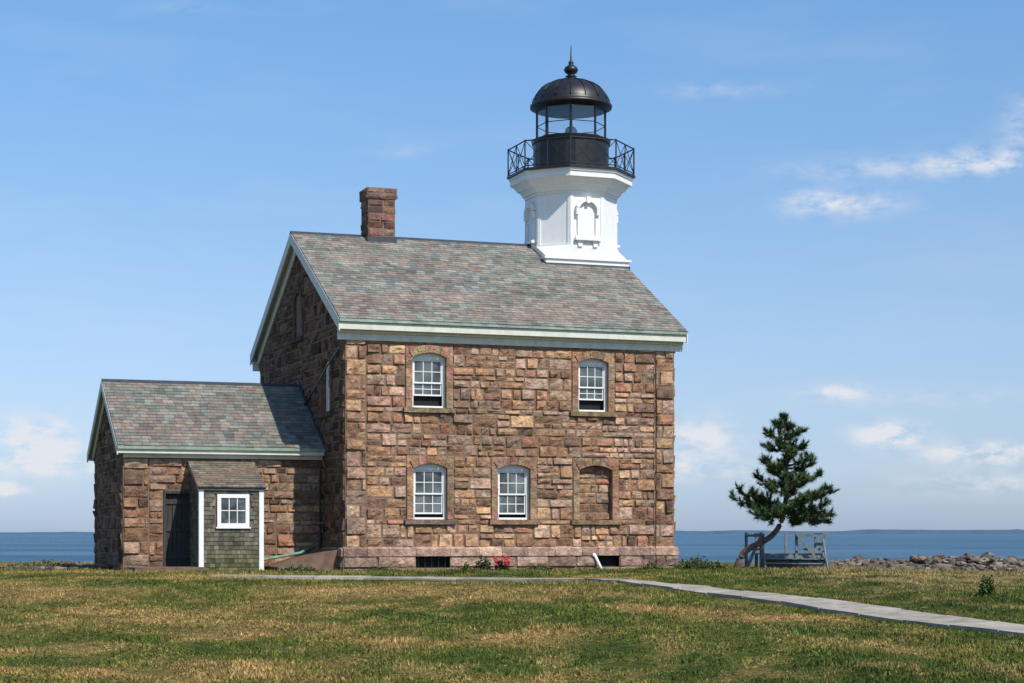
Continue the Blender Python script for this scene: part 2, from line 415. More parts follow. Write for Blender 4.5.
# ---- chimney
cu0=fu(368.5,5.2); cu1=cu0+.88; cv0,cv1=5.2,6.05
def stack(u0,u1,v0,v1,z0,z1,hc,base=.02):
    k=round((z1-z0)/hc); h=(z1-z0)/k
    for i in range(k):
        za=z0+i*h
        for P,l in ((lambda a,z,d:(u0+a,v0-d,z),u1-u0),(lambda a,z,d:(u0-d,v0+a,z),v1-v0),(lambda a,z,d:(u1+d,v0+a,z),v1-v0),(lambda a,z,d:(u0+a,v1+d,z),u1-u0)):
            t=l*random.uniform(.3,.7)
            pc=[(.26,.155,.105),(.21,.13,.09),(.29,.18,.12),(.15,.095,.07)]
            c=tuple(x*random.uniform(.7,1.05) for x in random.choice(pc))
            block(st,P,0,t,za,za+h,c,base=base,rough=.02,cell=.1,gap=.008); c=tuple(x*random.uniform(.7,1.05) for x in random.choice(pc))
            block(st,P,t,l,za,za+h,c,base=base,rough=.02,cell=.1,gap=.008)
stack(cu0,cu1,cv0,cv1,10.1,11.80,.24); bk.box(cu0,cu1,cv0,cv1,10,11.85)
stack(cu0-.05,cu1+.05,cv0-.05,cv1+.05,11.80,12.14,.17); bk.box(cu0-.05,cu1+.05,cv0-.05,cv1+.05,11.802,12.138)
vd.box(cu0+.2,cu1-.2,cv0+.2,cv1-.2,12.1,12.18)
fl.box(cu0-.05,cu1+.05,cv0-.05,cv1+.05,10.0,10.58)
# ---- annex
AU0=-6.0; AV0,AV1=2.5,8.5; AE=3.64; ASL=.645; AO=.30
AR=AE+ASL*((AV1-AV0)/2+AO)
Paf=lambda a,z,d:(AU0+a,AV0-d,z)
Pal=lambda a,z,d:(AU0-d,AV0+a,z)
Pab=lambda a,z,d:(AU0+a,AV1+d,z)
dx0=fu(164,AV0)-AU0; dx1=fu(191,AV0)-AU0
door=(dx0,dx1,-.2,2.32)
wall(st,bk,Paf,6.0,-.2,3.3,[(door[0]-.02,door[1]+.02,-.2,2.35)],[door],q=(.75,0),tint=.82,cell=.14)
agc=gclip(0,AV1-AV0,AE,AO,ASL)
wall(st,bk,Pal,AV1-AV0,-.2,3.3,tint=.5,cell=.16)  # annex end wall: shade painted in by the darker stone tint
wall(st,bk,Pal,AV1-AV0,3.3,AR-.1,clip=agc,q=(0,0),tint=.5,cell=.16,band=.45)  # annex gable top, same shade put into the stone colour
bk.add([(AU0+.02,AV0,3.2),(AU0+.02,AV1,3.2),(AU0+.02,(AV0+AV1)/2,AR-.2)],[(0,1,2)])
wall(st,bk,Pab,6.0,-.2,3.3,cell=.3,q=(.75,0))
roof(AU0-.2,-.01,AV0-AO-.03,AV1+AO+.03,AE,ASL*(3+AO)/(3+AO+.03),.88,.185)
trim.prism(sect(AV0-AO,AV1+AO,AE-.004,AR-.004,.08),AU0-.18,-.012,Pu)
barge(AU0-.215,.034,AV0-AO,AV1+AO,AE-.01,AR-.01,.26)
barge(AU0-.08,.05,AV0,AV1,AE+ASL*AO-.085,AR-.085,.35)
for vs,sg in ((AV0,-1),(AV1,1)):
    e=vs+sg*AO
    trim.box(AU0-.18,-.06,min(e,e-sg*.03),max(e,e-sg*.03),AE-.22,AE-.082)
    trim.box(AU0-.18,-.06,min(e-sg*.031,vs),max(e-sg*.031,vs),AE-.22,AE-.19)
    trim.box(AU0-.0,-.06,min(vs+sg*.09,vs+sg*.03),max(vs+sg*.09,vs+sg*.03),AE-.34,AE-.222)
    cop.box(AU0-.2,-.05,min(e+sg*.06,e+sg*.002),max(e+sg*.06,e+sg*.002),AE-.10,AE-.01)
vmA=(AV0+AV1)/2
for s in (-1,1): fl.prism([(vmA,AR+.045),(vmA+s*.14,AR+.045-.14*ASL),(vmA+s*.14,AR+.03-.14*ASL),(vmA,AR+.03)],AU0-.2,-.05,Pu)
fl.prism([(AV0-AO,AE+.03),(vmA,AR+.03),(vmA,AR+.16),(AV0-AO,AE+.16)],-.085,-.06,Pu)
dm=MB(); nb=6
for k in range(nb):
    a=dx0+(dx1-dx0)*k/nb; dm.prism([(a+.006,0),(a+(dx1-dx0)/nb-.006,0),(a+(dx1-dx0)/nb-.006,2.26),(a+.006,2.26)],-.15,-.10-.006*(k%2),Paf)
for z in (.35,1.15,1.95): dm.prism([(dx0,z),(dx1,z),(dx1,z+.12),(dx0,z+.12)],-.098,-.07,Paf)
dm.prism([(dx0-.02,0),(dx0+.05,0),(dx0+.05,2.34),(dx0-.02,2.34)],-.2,.03,Paf); dm.prism([(dx0+.051,2.26),(dx1+.02,2.26),(dx1+.02,2.34),(dx0+.051,2.34)],-.2,.03,Paf)
dm.obj('plank_door',M_door,house)
# ---- entry vestibule
su0,su1=-4.04,-2.245; sv0,sv1=.9,2.44; sh=MB(); shw=MB()
def roofz(v): return 2.42+(v-sv0+.12)*(3.22-2.42)/(sv1-sv0+.12)
SC=[(.15,.13,.10),(.12,.11,.085),(.18,.155,.125),(.11,.105,.08),(.14,.135,.10)]
wz=(1.27,2.22); wu=(fu(217,sv0),fu(249,sv0))
def shingles(P,l,z1f,hole=None):
    z=.0
    while z<z1f(0) or z<z1f(l):
        a=-random.uniform(0,.1)
        while a<l:
            w=random.uniform(.09,.17); x0=max(a,0); x1=min(a+w-.006,l); a+=w
            if x1-x0<.01: continue
            zt=min(z+.17,z1f((x0+x1)/2))
            if zt-z<.02: continue
            if hole and x0<hole[1] and x1>hole[0] and z<hole[3]-.02 and zt>hole[2]+.05: continue
            c=random.choice(SC); f=random.uniform(.5,1.25); g=max(0,1-z/1.0)
            c=(c[0]*f*(1-.08*g),c[1]*f*(1+.02*g),c[2]*f*(1-.35*g))
            zz=z-random.uniform(0,.014)
            sh.add([P(x0,zz,.032),P(x1,zz,.032),P(x1,zt,.008),P(x0,zt,.008),P(x0,zz,0),P(x1,zz,0)],[(0,1,2,3),(4,5,1,0)],c)
        z+=.125
Psf=lambda a,z,d:(su0+a,sv0-d,z); Psl=lambda a,z,d:(su0-d,sv0+a,z); Psr=lambda a,z,d:(su1+d,sv0+a,z)
hl=(wu[0]-su0,wu[1]-su0,wz[0],wz[1])
shingles(Psf,su1-su0,lambda a:2.36,hl); shingles(Psl,sv1-sv0,lambda a:roofz(sv0+a)-.06); shingles(Psr,sv1-sv0,lambda a:roofz(sv0+a)-.06)
shb=MB(); shb.box(su0+.01,su1-.01,sv0+.01,sv1,-.1,2.33); shb.prism([(sv0+.01,2.3),(sv1,2.3),(sv1,roofz(sv1)-.08),(sv0+.01,roofz(sv0)-.08)],su0+.012,su1-.012,Pu)
shb.obj('vestibule_core',M_brownwood,house); sh.obj('vestibule_shingles',attr_mat('wood_shingle',.9,(.7,1.2),12,.3,.01),house)
for a,b,c,d in ((su0-.045,su0+.09,sv0-.045,sv0),(su0-.045,su0-.001,sv0+.001,sv0+.10),(su1-.09,su1+.045,sv0-.045,sv0),(su1+.001,su1+.045,sv0+.001,sv0+.1)):
    shw.box(a,b,c,d,-.05,2.33)
shw.box(su0-.06,su1+.06,sv0-.052,sv0-.002,2.331,2.40)
for xa,xb in ((su0-.075,su0-.046),(su1+.046,su1+.075)):
    shw.prism([(sv0-.05,roofz(sv0-.05)-.12),(sv1,roofz(sv1)-.12),(sv1,roofz(sv1)-.02),(sv0-.05,roofz(sv0-.05)-.02)],xa,xb,Pu)
u0,u1=wu; fw=.11
Psw=lambda a,z,d:(a,sv0-d,z)
for q in ([(u0,wz[0]),(u0+fw,wz[0]),(u0+fw,wz[1]),(u0,wz[1])],[(u1-fw,wz[0]),(u1,wz[0]),(u1,wz[1]),(u1-fw,wz[1])],[(u0+fw,wz[0]),(u1-fw,wz[0]),(u1-fw,wz[0]+fw),(u0+fw,wz[0]+fw)],[(u0+fw,wz[1]-fw),(u1-fw,wz[1]-fw),(u1-fw,wz[1]),(u0+fw,wz[1])]): shw.prism(q,-.02,.05,Psw)
a0,a1,b0,b1=u0+fw,u1-fw,wz[0]+fw,wz[1]-fw
for k in (1,2): x=a0+(a1-a0)*k/3; shw.prism([(x-.012,b0),(x+.012,b0),(x+.012,b1),(x-.012,b1)],0,.03,Psw)
x=(b0+b1)/2; shw.prism([(a0,x-.012),(a1,x-.012),(a1,x+.012),(a0,x+.012)],0,.027,Psw)
shw.prism([(u0-.04,wz[0]-.04),(u1+.04,wz[0]-.04),(u1+.04,wz[0]-.002),(u0-.04,wz[0]-.002)],0,.08,Psw)
gl.add([Psw(a,z,.012) for a,z in ((a0,b0),(a1,b0),(a1,b1),(a0,b1))],[(0,1,2,3)])
shw.obj('vestibule_trim',M_white,house)
ths=math.atan((3.22-2.42)/(sv1-sv0+.12)); sL=(sv1-sv0+.12)/math.cos(ths)
_old=sl; sl=MB()
slates(lambda a,s,h:(a,sv0-.12+s*math.cos(ths)-h*math.sin(ths),2.42+s*math.sin(ths)+h*math.cos(ths)),su0-.1,su1+.1,sL,.15,.2,.75)
sl.c=[(c[0]*1.1,c[1]*.95,c[2]*.85) for c in sl.c]
sl.obj('vestibule_roof',M_slate,house); sl=_old
fl.prism([(sv0-.11,2.36),(sv1,3.16),(sv1,3.2),(sv0-.11,2.41)],su0-.09,su1+.09,Pu)
bw=MB()
for k in range(5): bw.box(-6.0,-4.0,.2+k*.26,.2+k*.26+.25,.03,.13)
bw.box(-5.98,-4.02,.22,1.45,-.1,.028)
bw.obj('wooden_step',M_brownwood,house)
cb=MB()
cb.add([(-1.9,.3,.12),(-1.9,2.2,.12),(-.12,2.2,.60),(-.12,.3,.60),(-1.9,.3,-.1),(-1.9,2.2,-.1),(-.12,2.2,-.1),(-.12,.3,-.1)],[(0,1,2,3),(4,0,3,7),(0,4,5,1),(1,5,6,2)])
for k in range(9):
    t=.3+k*1.9/9
    cb.add([(-1.92,t+.01,.13),(-1.92,t+.2,.13),(-.12,t+.2,.625),(-.12,t+.01,.625),(-1.92,t+.01,.1),(-.12,t+.01,.60)],[(0,1,2,3),(4,0,3,5)])
cb.obj('cellar_bulkhead',M_brownwood,house)
pp=MB(); pp.tube([(-.35,2.25,.70),(-.9,1.9,.50),(-2.3,1.2,.30),(-2.45,1.1,.2)],.045,8); pp.obj('green_drain_pipe',M_copper,house,True)
cab=MB(); cab.tube([(-.12,.1,6.5),(-.12,1.5,6.1),(-.12,3.2,5.45),(-.12,5,4.9)],.025,5); cab.tube([(-.12,2.48,3.3),(-.12,2.44,.3)],.04,6)
cab.tube([(fu(654),-.10,6.6),(fu(654)+.02,-.11,4),(fu(654),-.11,.6),(fu(654),-.2,.1)],.014,5)
cab.obj('service_cable',M_black,house)
# ---- tower
TU=9.3; TV=LV/2; tw=MB()
def sq(h,z):
    r=[]
    for k in range(4):
        a=math.pi/4+k*math.pi/2
        x,y=(h if math.cos(a)>0 else -h),(h if math.sin(a)>0 else -h)
        r+=[(TU+x,TV+y,z)]*2
    return r
def oc(R,z,n=8): return [(TU+R*math.cos(math.pi/8+2*math.pi*i/n),TV+R*math.sin(math.pi/8+2*math.pi*i/n),z) for i in range(n)]
fl.rings([sq(1.50,9.2),sq(1.50,9.88)])
tw.rings([sq(1.47,9.8),sq(1.47,10.02),sq(1.53,10.021),sq(1.53,10.09),sq(1.43,10.091),oc(1.58,10.50),oc(1.58,10.56),oc(1.53,10.561),oc(1.51,12.22),oc(1.56,12.221),oc(1.56,12.30),oc(1.62,12.301),oc(1.66,12.38),oc(1.74,12.47),oc(1.80,12.48),oc(1.84,12.54),oc(1.97,12.68),oc(2.04,12.681),oc(2.04,12.86),oc(2.08,12.861),oc(2.08,12.95)])
for i in range(8):
    p=Vector(oc(1.53,0)[i]); c=Vector((TU,TV,0))
    for sgn in (-1,1):
        q=Vector(oc(1.53,0)[(i+sgn)%8]); e=(q-p).normalized(); nrm=((p+q)/2-c).normalized()
        a=p; b=p+e*.10; vs=[]
        for z in (10.56,12.22):
            dz=-.02*(z-10.56)/1.66
            vs+=[a+nrm*(.025+dz)+Vector((0,0,z)),b+nrm*(.025+dz)+Vector((0,0,z)),b-nrm*.03+Vector((0,0,z)),a-nrm*.03+Vector((0,0,z))]
        tw.add(vs,[(0,1,5,4),(1,2,6,5),(3,0,4,7)])
def ornament(k):
    ang=-math.pi/2+k*math.pi/2
    nrm=Vector((math.cos(ang),math.sin(ang),0)); tn=Vector((-nrm.y,nrm.x,0)); ap=1.50*math.cos(math.pi/8)
    def P(a,z,d):
        v=Vector((TU,TV,0))+nrm*(ap+d)+tn*a; return (v.x,v.y,z)
    hs=.31; zt=12.04; rise=.22
    i1=arcpts(0,hs,zt-.10,rise,0,10); o1=arcpts(0,hs,zt-.10,rise,.12,10)
    for j in range(10): tw.prism([i1[j],i1[j+1],o1[j+1],o1[j]],-.05,.15,P)
    for s in (-1,1):
        x=i1[-1][0]*s; w=.11*s
        tw.prism([(x,i1[-1][1]),(x+w,i1[-1][1]),(x+w,i1[-1][1]-.22),(x,i1[-1][1]-.22)][::s],-.05,.15,P)
        tw.prism([(x-.03*s,10.80),(x+.04*s,10.80),(x+.04*s,11.40),(x-.03*s,11.40)][::s],-.05,.08,P)
        tw.prism([(s*.34,10.46),(s*.20,10.46),(s*.18,10.66),(s*.36,10.66)],-.05,.12,P)
    tw.prism([(-.05,zt-.16),(.05,zt-.16),(.07,zt+.05),(-.07,zt+.05)],-.05,.18,P)
    tw.prism([(-.46,10.66),(.46,10.66),(.46,10.74),(-.46,10.74)],-.05,.20,P)
    tw.prism([(-.42,10.741),(.42,10.741),(.42,10.80),(-.42,10.80)],-.05,.12,P)
    tw.prism([(-.22,10.801),(.22,10.801),(.22,11.6)]+[(a*.70,z-.10) for a,z in i1[::-1]]+[(-.22,11.6)],-.05,.03,P)
for k in range(4): ornament(k)
tw.obj('tower_shaft',M_white,house)
la=MB()
la.lathe(TU,TV,[(2.08,12.952),(2.15,12.953),(2.15,13.03),(1.2,13.05)],8)
la.lathe(TU,TV,[(1.30,13.04),(1.30,13.18),(1.27,13.181),(1.27,14.06),(1.31,14.061),(1.34,14.18),(1.0,14.2)],24,0)
V8=[Vector(p) for p in oc(2.10,0)]
def rod(a,b,r=.016,n=5): la.tube([a,b],r,n)
Zr=(13.03,13.27,13.92)
for i in range(8):
    p,q=V8[i],V8[(i+1)%8]
    up=lambda P_,z:P_+Vector((0,0,z))
    rod(up(p,Zr[0]),up(p,Zr[2]+.04),.026)
    rod(up(p,Zr[2]),up(q,Zr[2]),.024); rod(up(p,13.10),up(q,13.10),.018)
    m=(p+q)/2; rod(up(m,Zr[0]),up(m,Zr[2]),.018)
    for a,b in ((p,m),(m,q)):
        rod(up(a,13.10),up(b,Zr[2]),.013); rod(up(b,13.10),up(a,Zr[2]),.013)
G8=[Vector((TU+1.14*math.cos(math.pi/8+i*math.pi/4),TV+1.14*math.sin(math.pi/8+i*math.pi/4),0)) for i in range(8)]
for i in range(8):
    p,q=G8[i],G8[(i+1)%8]; rod(p+Vector((0,0,14.18)),p+Vector((0,0,15.28)),.038,6)
    rod(p+Vector((0,0,14.68)),q+Vector((0,0,14.68)),.016)
    rod(p+Vector((0,0,15.24)),q+Vector((0,0,15.24)),.05)
la.lathe(TU,TV,[(1.16,14.18),(1.22,14.201),(1.22,14.25),(1.0,14.251)],8)
la.obj('gallery_and_lantern_frame',M_black,house)
dome=MB()
dome.lathe(TU,TV,[(1.0,15.20),(1.24,15.22),(1.26,15.27),(1.37,15.28),(1.38,15.37),(1.30,15.39),(1.29,15.48),(1.25,15.60),(1.16,15.76),(1.01,15.93),(.80,16.07),(.55,16.17),(.30,16.23),(.16,16.28),(.13,16.33),(.20,16.36),(.13,16.40),(.11,16.43),(.20,16.49),(.245,16.58),(.20,16.67),(.10,16.74),(.07,16.78),(.10,16.82),(.05,16.88),(.03,16.96),(.012,17.40)],28,0)
for i in range(16):
    a=i*math.pi/8
    dome.tube([(TU+r*math.cos(a),TV+r*math.sin(a),z) for r,z in ((1.30,15.49),(1.26,15.61),(1.17,15.77),(1.02,15.94),(.81,16.08),(.56,16.18),(.31,16.24))],.016,4)
dome.obj('lantern_dome',M_black,house,True)
lg=MB()
for i in range(8):
    p,q=G8[i],G8[(i+1)%8]; lg.add([p+Vector((0,0,14.2)),q+Vector((0,0,14.2)),q+Vector((0,0,15.26)),p+Vector((0,0,15.26))],[(0,1,2,3)])
lg.obj('lantern_panes',M_clear,house)
ln=MB(); ln.lathe(TU,TV,[(.22,13.9),(.22,14.2),(.10,14.22),(.10,14.32),(.16,14.34),(.2,14.4),(.21,14.52),(.18,14.62),(.1,14.68)],14,0); ln.obj('beacon_lens',plain_mat('lens',(.35,.42,.42),.2),house,True)
st.obj('stone_walls',M_stone,house); bk.obj('mortar_backing',M_mortar,house); wf.obj('window_frames',M_white,house); gl.obj('window_panes',M_glass,house)
vd.obj('dark_interiors',M_dark,house); iron.obj('cellar_window_bars',M_black,house)
sl.obj('slate_roof',M_slate,house); trim.obj('cream_cornices',M_cream,house); cop.obj('eave_gutters',M_gutter,house); fl.obj('flashings',M_flash,house)
# ------------------------------------------------------------ TERRAIN
def smooth(t): t=np.clip(t,0,1); return t*t*(3-2*t)
def hgt(x,y):
    x=np.asarray(x,float); y=np.asarray(y,float)
    h=-.72*smooth((52-y)/38.)
    w=smooth((50-y)/10.)
    h=h+w*(.08*np.sin(x*.55+1.3*np.sin(y*.21))+.06*np.sin(y*.5+x*.23)+.03*np.sin(x*1.7+y*1.1)+.018*np.sin(x*4.1+2*np.sin(y*1.3))*np.sin(y*3.3))
    h=h-.22*smooth((x-9)/6.)*smooth((y-48)/14.)
    shore=70+1.5*np.sin(x*.21)+.8*np.sin(x*.63+1)
    h=h-6*smooth((y-shore)/11.)
    far=np.maximum(np.abs(x)-60,0)
    return h-6*smooth(far/60.)*smooth((y-20)/20.)
def gpt(x,y):
    d=12.0
    while d<120:
        z=CAMZ+(HZ-y)/F*d
        if z<=float(hgt((x-512)/F*d,d)): break
        d+=.02
    return Vector(((x-512)/F*d,d,float(hgt((x-512)/F*d,d))))
xs=np.concatenate([[-9000,-4000,-1500,-500,-200,-120,-90,-70,-55],np.arange(-45,45.01,.4),[55,70,90,120,200,500,1500,4000,9000]])
ys=np.concatenate([[-9000,-3000,-800,-200,-60,-20,-5,0,4],np.arange(8,92,.4),[100,130,200,500,1500,4000,9500]])
X,Y=np.meshgrid(xs,ys); Z=hgt(X,Y); nx,ny=len(xs),len(ys)
vs=np.stack([X,Y,Z],-1).reshape(-1,3)
fs=[(j*nx+i,j*nx+i+1,(j+1)*nx+i+1,(j+1)*nx+i) for j in range(ny-1) for i in range(nx-1)]
me=bpy.data.meshes.new('ground'); me.from_pydata(vs.tolist(),[],fs); me.polygons.foreach_set('use_smooth',[True]*len(fs))
ground=bpy.data.objects.new('ground',me); sc.collection.objects.link(ground)
def grass_color(nt):
    g=N(nt,'ShaderNodeNewGeometry'); pos=g.outputs['Position']
    flat=N(nt,'ShaderNodeVectorMath',operation='MULTIPLY'); flat.inputs[1].default_value=(1,1,0); L(nt,pos,flat.inputs[0]); p=flat.outputs[0]
    n1=noise_n(nt,.24,4,.62,vec=p,stretch=(.8,.7,1)); n2=noise_n(nt,1.1,4,.65,vec=p,stretch=(1,.5,1)); n3=noise_n(nt,8,3,.7,vec=p)
    sp_=N(nt,'ShaderNodeSeparateXYZ'); L(nt,pos,sp_.inputs[0])
    dry=mth(nt,'MINIMUM',mth(nt,'MAXIMUM',mth(nt,'MULTIPLY',mth(nt,'SUBTRACT',4.0,sp_.outputs['X']),.009),-.04),.085)
    near=mth(nt,'MULTIPLY',mth(nt,'MULTIPLY',mth(nt,'SUBTRACT',25.0,sp_.outputs['Y']),.16,True),.07)
    farg=mth(nt,'MULTIPLY',mth(nt,'MULTIPLY',mth(nt,'SUBTRACT',sp_.outputs['Y'],43.0),.12,True),.05)
    f1=mth(nt,'SUBTRACT',mth(nt,'SUBTRACT',mth(nt,'ADD',n1.outputs['Fac'],dry),near),farg)
    base=ramp(nt,f1,[(.36,(.042,.064,.010)),(.47,(.085,.11,.018)),(.54,(.16,.145,.034)),(.595,(.31,.20,.07)),(.69,(.40,.25,.10))])
    b2=ramp(nt,n2.outputs['Fac'],[(.38,(.032,.056,.009)),(.51,(.10,.12,.024)),(.63,(.40,.26,.105))])
    c=mixc(nt,base,b2,.42)
    r3=ramp(nt,n3.outputs['Fac'],[(.32,.4),(.68,1.55)])
    c=mixc(nt,c,r3,1.0,'MULTIPLY')
    s=mth(nt,'MULTIPLY',mth(nt,'MULTIPLY',mth(nt,'SUBTRACT',sp_.outputs['Y'],38.0),.10,True),mth(nt,'MULTIPLY',mth(nt,'SUBTRACT',sp_.outputs['X'],6.5),.35,True))
    s=mth(nt,'MULTIPLY',s,mth(nt,'MULTIPLY',mth(nt,'SUBTRACT',n2.outputs['Fac'],.36),5.0,True))
    c=mixc(nt,c,(.34,.24,.11),mth(nt,'MULTIPLY',s,.85))
    return c,g,p,n3,n2
m,nt,b=newmat('lawn'); c,g,p,n3,n2=grass_color(nt)
sep=N(nt,'ShaderNodeSeparateXYZ'); L(nt,g.outputs['Position'],sep.inputs[0])
yy=mth(nt,'ADD',sep.outputs['Y'],mth(nt,'MULTIPLY',n2.outputs['Fac'],6.0))
mk=mth(nt,'MULTIPLY',mth(nt,'MULTIPLY',mth(nt,'SUBTRACT',yy,59.5),.6,True),mth(nt,'MULTIPLY',mth(nt,'SUBTRACT',sep.outputs['X'],9.5),.6,True))
mk2=mth(nt,'MULTIPLY',mth(nt,'SUBTRACT',-.6,sep.outputs['Z']),2.0,True)
mk3=mth(nt,'MULTIPLY',mth(nt,'SUBTRACT',sep.outputs['Y'],66.0),.5,True)
mkk=mth(nt,'MAXIMUM',mk,mth(nt,'MULTIPLY',mk2,mk3))
v=N(nt,'ShaderNodeTexVoronoi'); v.inputs['Scale'].default_value=7; L(nt,g.outputs['Position'],v.inputs['Vector'])
gv=ramp(nt,v.outputs['Distance'],[(0,(.36,.33,.29)),(.6,(.12,.11,.10))])
c=mixc(nt,c,gv,mkk)
L(nt,c,b.inputs['Base Color']); b.inputs['Roughness'].default_value=.95; b.inputs['Specular IOR Level'].default_value=.1
n4=noise_n(nt,22,4,.75,vec=p); bump(nt,b,n4.outputs['Fac'],1.0,.08)
me.materials.append(m)
# path
path=MB()
pts=[gpt(212,577.5),gpt(420,579.5),gpt(600,581),gpt(660,586),gpt(800,603),gpt(1024,635),gpt(1200,660)]
pts2=[p_.xy for p_ in pts]
PW=.47
dirs=[(pts2[i+1]-pts2[i]).normalized() for i in range(len(pts2)-1)]
offs=[]
for i in range(len(pts2)):
    d=dirs[0] if i==0 else (dirs[-1] if i==len(pts2)-1 else (dirs[i-1]+dirs[i]).normalized())
    n_=Vector((-d.y,d.x))
    k=1.0 if i in (0,len(pts2)-1) else 1/max(.6,n_.dot(Vector((-dirs[i].y,dirs[i].x))))
    offs.append(n_*PW*k)
for i in range(len(dirs)):
    A,B=pts2[i],pts2[i+1]; Ln=(B-A).length; n_=max(1,round(Ln/1.3))
    for k in range(n_):
        t0=(k+.010)/n_; t1=(k+1-.010)/n_
        q=[]
        for t,s in ((t0,-1),(t1,-1),(t1,1),(t0,1)):
            q.append(A.lerp(B,t)+offs[i].lerp(offs[i+1],t)*s)
        dz=.055+random.uniform(-.014,.014); f=random.uniform(.72,1.08)
        top=[(w.x,w.y,float(hgt(w.x,w.y))+dz) for w in q]; bot=[(w.x,w.y,float(hgt(w.x,w.y))-.15) for w in q]
        path.add(bot+top,[(4,5,6,7),(0,1,5,4),(1,2,6,5),(2,3,7,6),(3,0,4,7)],(.40*f,.36*f,.30*f))
path.obj('concrete_path',attr_mat('path_concrete',.9,(.6,1.15),2.5,.5,.01,.2,30))
def inpath(x,y):
    msk=np.zeros(x.shape,bool)
    for i in range(len(dirs)):
        A=np.array(pts2[i]); B=np.array(pts2[i+1]); ab=B-A; t=np.clip(((x-A[0])*ab[0]+(y-A[1])*ab[1])/(ab@ab),0,1)
        msk|=np.hypot(x-A[0]-t*ab[0],y-A[1]-t*ab[1])<PW-.06*(rng.random(x.shape)**2)*3
    return msk
def blades(name,x,y,h,wd,lean):
    n=len(x); z=hgt(x,y)
    a=rng.random(n)*6.283; lx=(rng.random(n)-.5)*lean; ly=(rng.random(n)-.5)*lean
    V=np.empty((n,3,3))
    V[:,0]=np.stack([x-np.cos(a)*wd,y-np.sin(a)*wd,z-.005],-1); V[:,1]=np.stack([x+np.cos(a)*wd,y+np.sin(a)*wd,z-.005],-1); V[:,2]=np.stack([x+lx,y+ly,z+h],-1)
    me=bpy.data.meshes.new(name); me.vertices.add(n*3); me.vertices.foreach_set('co',V.ravel()); me.loops.add(n*3); me.loops.foreach_set('vertex_index',np.arange(n*3)); me.polygons.add(n); me.polygons.foreach_set('loop_start',np.arange(n)*3); me.polygons.foreach_set('loop_total',np.full(n,3)); me.update(calc_edges=True)
    go=bpy.data.objects.new(name,me); sc.collection.objects.link(go); return go
n=330000
d=18+(58-18)*rng.random(n)**1.25; x=(rng.random(n)*2-1)*(d*.285+2.0)
ok=~inpath(x,d)
lu=(x-W0[0])*C+(d-W0[1])*S; lv=-(x-W0[0])*S+(d-W0[1])*C
ok&=~((lu>-.25)&(lu<LU+.2)&(lv>-.2)); ok&=~((lu>-6.3)&(lu<.1)&(lv>.8))
x=x[ok];y=d[ok]; n=len(x)
clump=np.sin(x*2.1+np.sin(y*1.7)*2)*np.sin(y*1.9+np.sin(x*1.3)*2)
h=(.016+.036*rng.random(n)**2)*(1+.65*clump); h*=1+.6*(y>50)
wd=.006+.010*rng.random(n)+ (y-18)*.0002
go=blades('lawn_grass',x,y,h,wd,.06)
m,nt,b=newmat('grass_blades'); c,g,p,n3,n2=grass_color(nt)
rr=ramp(nt,g.outputs['Random Per Island'],[(0,.75),(1,1.6)]); c=mixc(nt,c,rr,1.0,'MULTIPLY'); L(nt,c,b.inputs['Base Color']); b.inputs['Roughness'].default_value=.7; b.inputs['Specular IOR Level'].default_value=.15
go.data.materials.append(m)
# rough tufts toward the shore on the right, and ragged edge on the left
cx=np.concatenate([rng.uniform(8.5,21,260),rng.uniform(-20,-12.5,90)]); cy=np.concatenate([rng.uniform(53.5,63,260),rng.uniform(57,68,90)])
sz=np.repeat(rng.uniform(.4,1.0,len(cx)),40); bx=np.repeat(cx,40)+rng.normal(0,.09,len(cx)*40); by=np.repeat(cy,40)+rng.normal(0,.09,len(cx)*40)
tg=blades('beach_grass',bx,by,(.05+.15*rng.random(len(bx)))*sz,.008+.006*rng.random(len(bx)),.12)
m2,nt,b=newmat('beach_grass_blades'); g=N(nt,'ShaderNodeNewGeometry')
L(nt,ramp(nt,g.outputs['Random Per Island'],[(0,(.10,.11,.035)),(.5,(.24,.19,.08)),(1,(.40,.30,.15))]),b.inputs['Base Color']); b.inputs['Roughness'].default_value=.8
tg.data.materials.append(m2)
# ------------------------------------------------------------ SEA
sx=9500; me=bpy.data.meshes.new('sea'); me.from_pydata([(-sx*1.5,60,-2.6),(sx*1.5,60,-2.6),(sx*1.5,sx,-2.6),(-sx*1.5,sx,-2.6)],[],[(0,1,2,3)])
sea=bpy.data.objects.new('sea',me); sc.collection.objects.link(sea)
m,nt,b=newmat('sea_water')
g=N(nt,'ShaderNodeNewGeometry')
n1=noise_n(nt,.02,6,.7,vec=g.outputs['Position'],stretch=(.3,1.0,1)); c=ramp(nt,n1.outputs['Fac'],[(.36,(.022,.075,.135)),(.64,(.085,.175,.25))])
L(nt,c,b.inputs['Base Color']); b.inputs['Roughness'].default_value=.4; b.inputs['Specular IOR Level'].default_value=.25
n2=noise_n(nt,.5,5,.7,vec=g.outputs['Position'],stretch=(.6,1.4,1)); bump(nt,b,n2.outputs['Fac'],1.0,1.2)
me.materials.append(m)
hl_=MB(); prev=None
for i,xx in enumerate(np.linspace(-3500,3500,200)):
    px=512+xx/7000*F
    top=1.1+(3.5 if px<600 else 8.0)+5*noise.noise(Vector((xx*.004,0,0)))+3*noise.noise(Vector((xx*.02,3,0)))+ (4 if px>850 else 0)
    cur=((xx,7000,-3),(xx,7000,top),(xx,7150,-3))
    if prev: hl_.add([prev[0],cur[0],cur[1],prev[1],cur[2],prev[2]],[(0,1,2,3),(3,2,4,5)])
    prev=cur
hl_.obj('distant_coastline',plain_mat('hazy_land',(.10,.175,.25),1,.15,.01,0))
